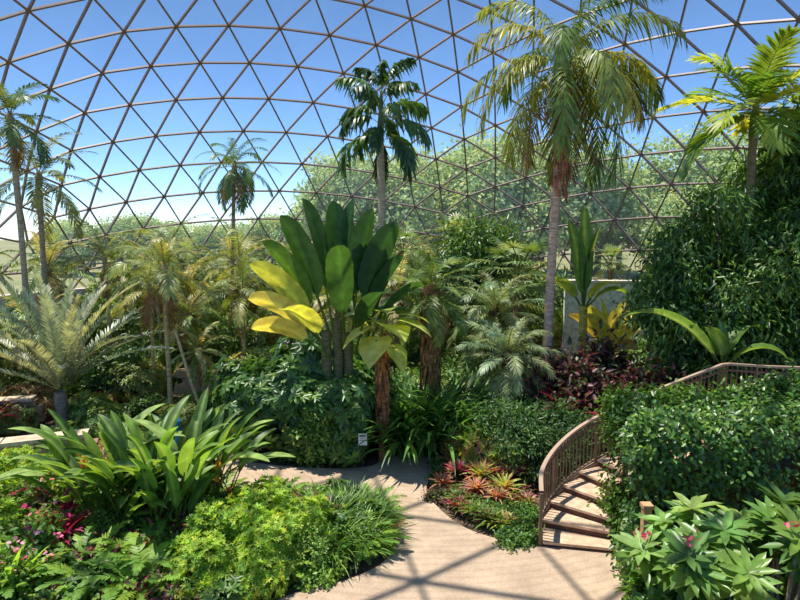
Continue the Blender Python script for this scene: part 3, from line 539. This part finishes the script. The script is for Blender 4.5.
# big tree on right
def tree(h,m,L,W,cols,bark=S(90,75,60),r=.18,blobs=None,name='tree',mats=GM,droop=.7,inner=.4,clump=.24):
    mb=MB(); trunk(mb,(0,0,0),h,r,bark)
    for (x,y,z,rx,ry,rz_,nn) in blobs:
        tube(mb,np.array([[(0,0,min(h*.6,z*.6)),(x*.6,y*.6,(h*.4+z)/2+.2),(x,y,z)]]),np.array([[r*.5,r*.3,r*.15]]),6,bark,1,ref=(.3,.9,.1))
        bush(mb,(x,y,z),(rx,ry,rz_),nn,m,L,W,cols,clump=clump,zmin=-.9,droop=droop,inner=inner,lump=.2)
    return mb.mesh(name,mats)
FC=[S(92,128,56),S(124,158,68),S(64,96,46)]
bl=[]; rt=np.random.default_rng(21)
while len(bl)<30:
    d=rt.normal(size=3); d/=np.linalg.norm(d); k=rt.uniform(.55,1.0)
    x,y,z=d[0]*2.3*k+.2,d[1]*1.4*k-.1,4.3+d[2]*2.9*k
    if z<1 or any((x-b[0])**2+(y-b[1])**2+(z-b[2])**2<.6 for b in bl): continue
    s=rt.uniform(.45,.78); bl.append((x,y,z,s*1.15,s,s*.8,int(130*s/.6)))
mt=tree(5,8,.22,.07,FC,blobs=bl,name='ficus',droop=1.0,clump=.2,inner=.2)
place('weeping_fig_tree',mt,(8.9,16.0,0)); place('weeping_fig_tree',mt,(12.6,18.6,0),1.5,1.4); place('weeping_fig_tree',mt,(11.9,15.8,0),3.0,1.0); place('weeping_fig_tree',mt,(10.2,18.2,0),2.0,1.0)
mt2=tree(4.5,8,.24,.1,[S(88,120,54),S(114,146,62)],blobs=[(0,0,4.8,1.4,1.3,1.1,380),(-.7,0,3.6,1.2,1,1,300),(.8,-.2,3.3,1.2,1,1.1,300),(0,-.4,2,1.5,1,1.2,360)],name='rubber')
for x,y,s,r in((3.6,26,1.1,0),(4.8,31,1.0,1),(1,33,.85,2),(-3.3,30,.8,1),(15.5,25,1.1,2),(-12.5,32,.75,4)): place('rubber_tree',mt2,(x,y,0),r,s)
def fanpalm(h,N0,name):
    mb=MB(); trunk(mb,(0,0,0),h,.14,S(150,120,90)); i=np.arange(N0); fan_leaves(mb,np.array([0,0,h]),i*GA,1.4-1.9*i/N0,U(.3,.9,N0),U(.8,1.1,N0),16,.75,.06,[S(140,160,92),S(112,140,72),S(172,180,116)]); return mb.mesh(name,LM)
fp=fanpalm(5.2,30,'fan_palm'); fp2=fanpalm(3.4,30,'fan_palm_b')
for x,y,m_,s in((2.6,28,fp,1.05),(.1,27,fp,.95),(4.6,22.5,fp2,1.25),(-3.4,24,fp2,1.1),(1.8,23,fp2,1.1),(-5.2,29,fp,.85),(-10.5,28,fp,.85),(-17,28,fp,.9),(-2,34,fp,.85),(12,33,fp,.8),(3.5,36,fp,.9)): place('fan_palm',m_,(x,y,0),U(0,6),s)
mb=palm(3.6,.1,22,2.0,32,.4,.045,[S(120,146,72),S(156,168,94),S(196,182,116)],emin=-.6,dr=(.9,1.8),dead=9,bark=S(170,140,105),ld=.4)
bp=mb.mesh('bg_palm',LM)
for x,y,s in((-11,26.5,1.15),(-15.8,26,1.2),(-13,29,1.15),(-8.7,30,1.15),(-6,33,1.1),(-4,27,1.0),(5.4,25,1.0),(2.2,30,1.1),(-1.0,29,1.1),(-18.5,24,1.2),(-9,24.5,1.0),(-3,37,1.1),(0,38,1.1),(-10,37,1.1),(-12,18.8,.8),(-14,19.5,.85),(-2.2,20.5,1.0),(-4.6,22,.95),(-.1,21.5,1.05),(-6.6,18.6,.6),(-8.0,21.6,.8)): place('feather_palm',bp,(x,y,0),U(0,6),s)

# mid / background shrubbery filler
sh=[]
for cols,L_,W_,mode in(([S(88,124,58),S(120,152,70)],.16,.08,'leaf'),([S(112,142,70),S(152,176,84)],.18,.06,'whorl'),([S(74,108,54),S(102,132,64)],.2,.1,'leaf'),([S(144,160,84),S(118,140,74),S(176,180,104)],.2,.05,'whorl'),([S(134,86,72),S(98,112,60),S(166,80,74)],.16,.08,'leaf'),([S(204,172,124),S(174,140,98),S(150,150,92)],.22,.05,'whorl')):
    mb=MB(); bush(mb,(0,0,.5),(.62,.62,.55),330,7,L_*.75,W_*.75,cols,mode,clump=.12,zmin=-.7,tilt=.2); sh.append(mb.mesh('shrub',LM))
fil=empty('tropical_understory',(0,0,0)); rs=np.random.default_rng(5); cnt=0
while cnt<400:
    a=rs.uniform(0,2*pi); r=22.3*math.sqrt(rs.uniform(0,1)); x=r*math.cos(a); y=22+r*math.sin(a)
    if y<13.8 or abs(x)>.8*y+1.5: continue
    if y<19 and -.9<x<2.6 and y<17.2: continue
    if x>2.2 and y<14.2+ (0 if x<3 else .6): continue
    if x<-4.5 and x>-12 and y<16.6 and rs.uniform()<.75: continue
    if abs(y-25+ .1*(x-10.2))<.9 and 6.5<x<14: continue
    if -8.2<x<-4.4 and 18.9<y<20.6: continue
    if not clear(x,y,.5): continue
    hmax=np.interp(y,[14,18,25,35,46],[.8,1.3,2.1,3.2,3.6])*rs.uniform(.5,1.1)
    if -9<x<-4 and 17<y<20: hmax*=.6
    if .28<x/y<.44 and y>17: hmax=min(hmax,1.2)
    k=rs.choice(6,p=[.23,.22,.13,.18,.08,.16]); w=min(hmax*rs.uniform(.8,1.2),2.2)
    if k>=4: hmax*=.7
    place('shrub',sh[k],(x,y,0),rs.uniform(0,6),(max(w,1),max(w,1),hmax),parent=fil); cnt+=1
for x,y in((8.9,14.9),(6.9,15.4),(5.4,14.7),(6.2,14.5),(4.4,14.6)): place('cordyline',ti2 if x<6.5 else ti,(x,y,1.2),U(0,6),1.3)
mb=MB(); bush(mb,(0,0,.9),(.9,.8,.9),420,8,.2,.09,[S(98,64,62),S(120,66,66),S(82,100,58)],clump=.15,zmin=-.7); mdk=mb.mesh('dark_croton',LM)
for x,y,s in((5.0,15.3,1.25),(6.4,15.0,1.2),(4.2,16.0,1.2),(7.4,15.2,1.1),(5.6,16.5,1.4)): place('copperleaf_shrub',mdk,(x,y,0),U(0,6),s)
mb=MB(); bush(mb,(0,0,.7),(.8,.7,.75),420,9,.11,.04,[S(68,100,52),S(92,128,60)],clump=.1,zmin=-.7); mdg=mb.mesh('dark_green_shrub',LM)
for x,y,s in((3.1,13.6,1.25),(3.7,13.9,1.2),(2.7,14.6,1.2),(4.7,13.9,1.1),(3.9,13.1,.85)): place('podocarpus_shrub',mdg,(x,y,0),U(0,6),s)
for x,y,s in((-11.8,16.2,1),(-12.4,15.8,1)): place('cordyline',ti2,(x,y,.5),U(0,6),1.2)
mb=MB(); tube(mb,np.array([[(0,0,0),(-.5,.1,1.4),(-.9,.1,3.0)]]),.045,7,S(210,180,130),0)
place('leaning_palm_stem',mb.mesh('leaning_palm_stem',[BARK]),(-5.9,17.2,0))

# small objects
mb=MB(); tube(mb,np.array([[(0,0,0),(0,0,.6)]]),.014,4,S(60,60,60)); boxes(mb,np.array([(0,-.02,.70)]),np.array([(.11,.01,.15)]),np.zeros(1),S(240,240,234)); boxes(mb,np.array([(0,-.032,.78),(0,-.032,.72),(0,-.032,.68)]),np.array([(.08,.002,.015),(.07,.002,.006),(.075,.002,.006)]),np.zeros(3),S(120,128,120)); place('plant_label_sign',mb.mesh('plant_label_sign',[PAINT],False),(-.93,13.95,0.12))
mb=MB(); zp=np.linspace(0,.8,9); tube(mb,np.stack([zp*0,zp*0,zp],1)[None],np.array([[.16,.24,.3,.33,.33,.29,.24,.25,.27]]),16,S(40,140,190)); place('ceramic_pot',mb.mesh('ceramic_pot',[PAINT]),(-6.3,15.4,0))
mb=MB(); boxes(mb,np.array([(15.2,16.5,2.0)]),np.array([(1.2,3.0,2.0)]),np.array([0.1]),S(205,170,140)); boxes(mb,np.array([(13.98,16.2,2.9),(13.98,16.2,1.3)]),np.array([(.03,2.6,.08),(.03,2.6,.08)]),np.array([.1,.1]),S(120,90,75)); place('service_building',mb.mesh('service_building',[STONE],False))

# ============================================================ OUTDOORS
mb=MB(); trunk(mb,(0,0,0),6,.35,S(90,80,70))
for b in((0,0,9,4,4,4),(2.5,0,7,3,3,3),(-2.6,.5,7.3,3,3,3),(0,-2,6,3.3,3,2.6)): bush(mb,b[:3],b[3:],420,7,.5,.32,[S(164,182,124),S(140,162,110),S(184,196,140)],clump=.5,zmin=-.8,inner=.5)  # leaf greens made paler, distance haze is put into the colour
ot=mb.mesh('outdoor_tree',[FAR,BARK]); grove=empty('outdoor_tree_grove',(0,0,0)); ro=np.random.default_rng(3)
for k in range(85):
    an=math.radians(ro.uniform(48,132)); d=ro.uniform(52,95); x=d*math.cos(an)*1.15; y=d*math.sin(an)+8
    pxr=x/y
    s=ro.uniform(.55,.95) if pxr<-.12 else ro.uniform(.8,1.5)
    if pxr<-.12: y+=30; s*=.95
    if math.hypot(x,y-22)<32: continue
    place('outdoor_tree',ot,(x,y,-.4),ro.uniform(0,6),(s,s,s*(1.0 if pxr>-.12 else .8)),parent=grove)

# ============================================================ LIGHT / WORLD / CAMERA
w=bpy.data.worlds.new('World'); bpy.context.scene.world=w; w.use_nodes=True; nt=w.node_tree
bg=nt.nodes['Background']; sk=nt.nodes.new('ShaderNodeTexSky'); sk.sky_type='NISHITA'; sk.sun_disc=False
sk.sun_elevation=math.radians(60); sk.sun_rotation=math.radians(180); sk.altitude=3500; sk.air_density=1.0; sk.dust_density=.05; sk.ozone_density=3.5
hs=nt.nodes.new('ShaderNodeHueSaturation'); hs.inputs['Saturation'].default_value=1.12
nt.links.new(sk.outputs[0],hs.inputs['Color']); nt.links.new(hs.outputs[0],bg.inputs[0]); bg.inputs[1].default_value=.205
sl=bpy.data.lights.new('sun','SUN'); sl.energy=7.0; sl.angle=math.radians(.53); sl.color=(1,.94,.83)
so=bpy.data.objects.new('sun',sl); bpy.context.collection.objects.link(so)
sdir=Vector((-.28,.10,.90)).normalized(); so.rotation_euler=sdir.to_track_quat('Z','Y').to_euler(); so.location=(-20,0,40)
bpy.context.scene.view_settings.view_transform='Standard'
cd=bpy.data.cameras.new('camera'); cd.lens=26.1; cd.sensor_width=36; cd.clip_end=1000; cd.clip_start=.05
co=bpy.data.objects.new('camera',cd); bpy.context.collection.objects.link(co); co.location=(0,0,6); co.rotation_euler=(math.radians(90-6.88),0,0)
bpy.context.scene.camera=co
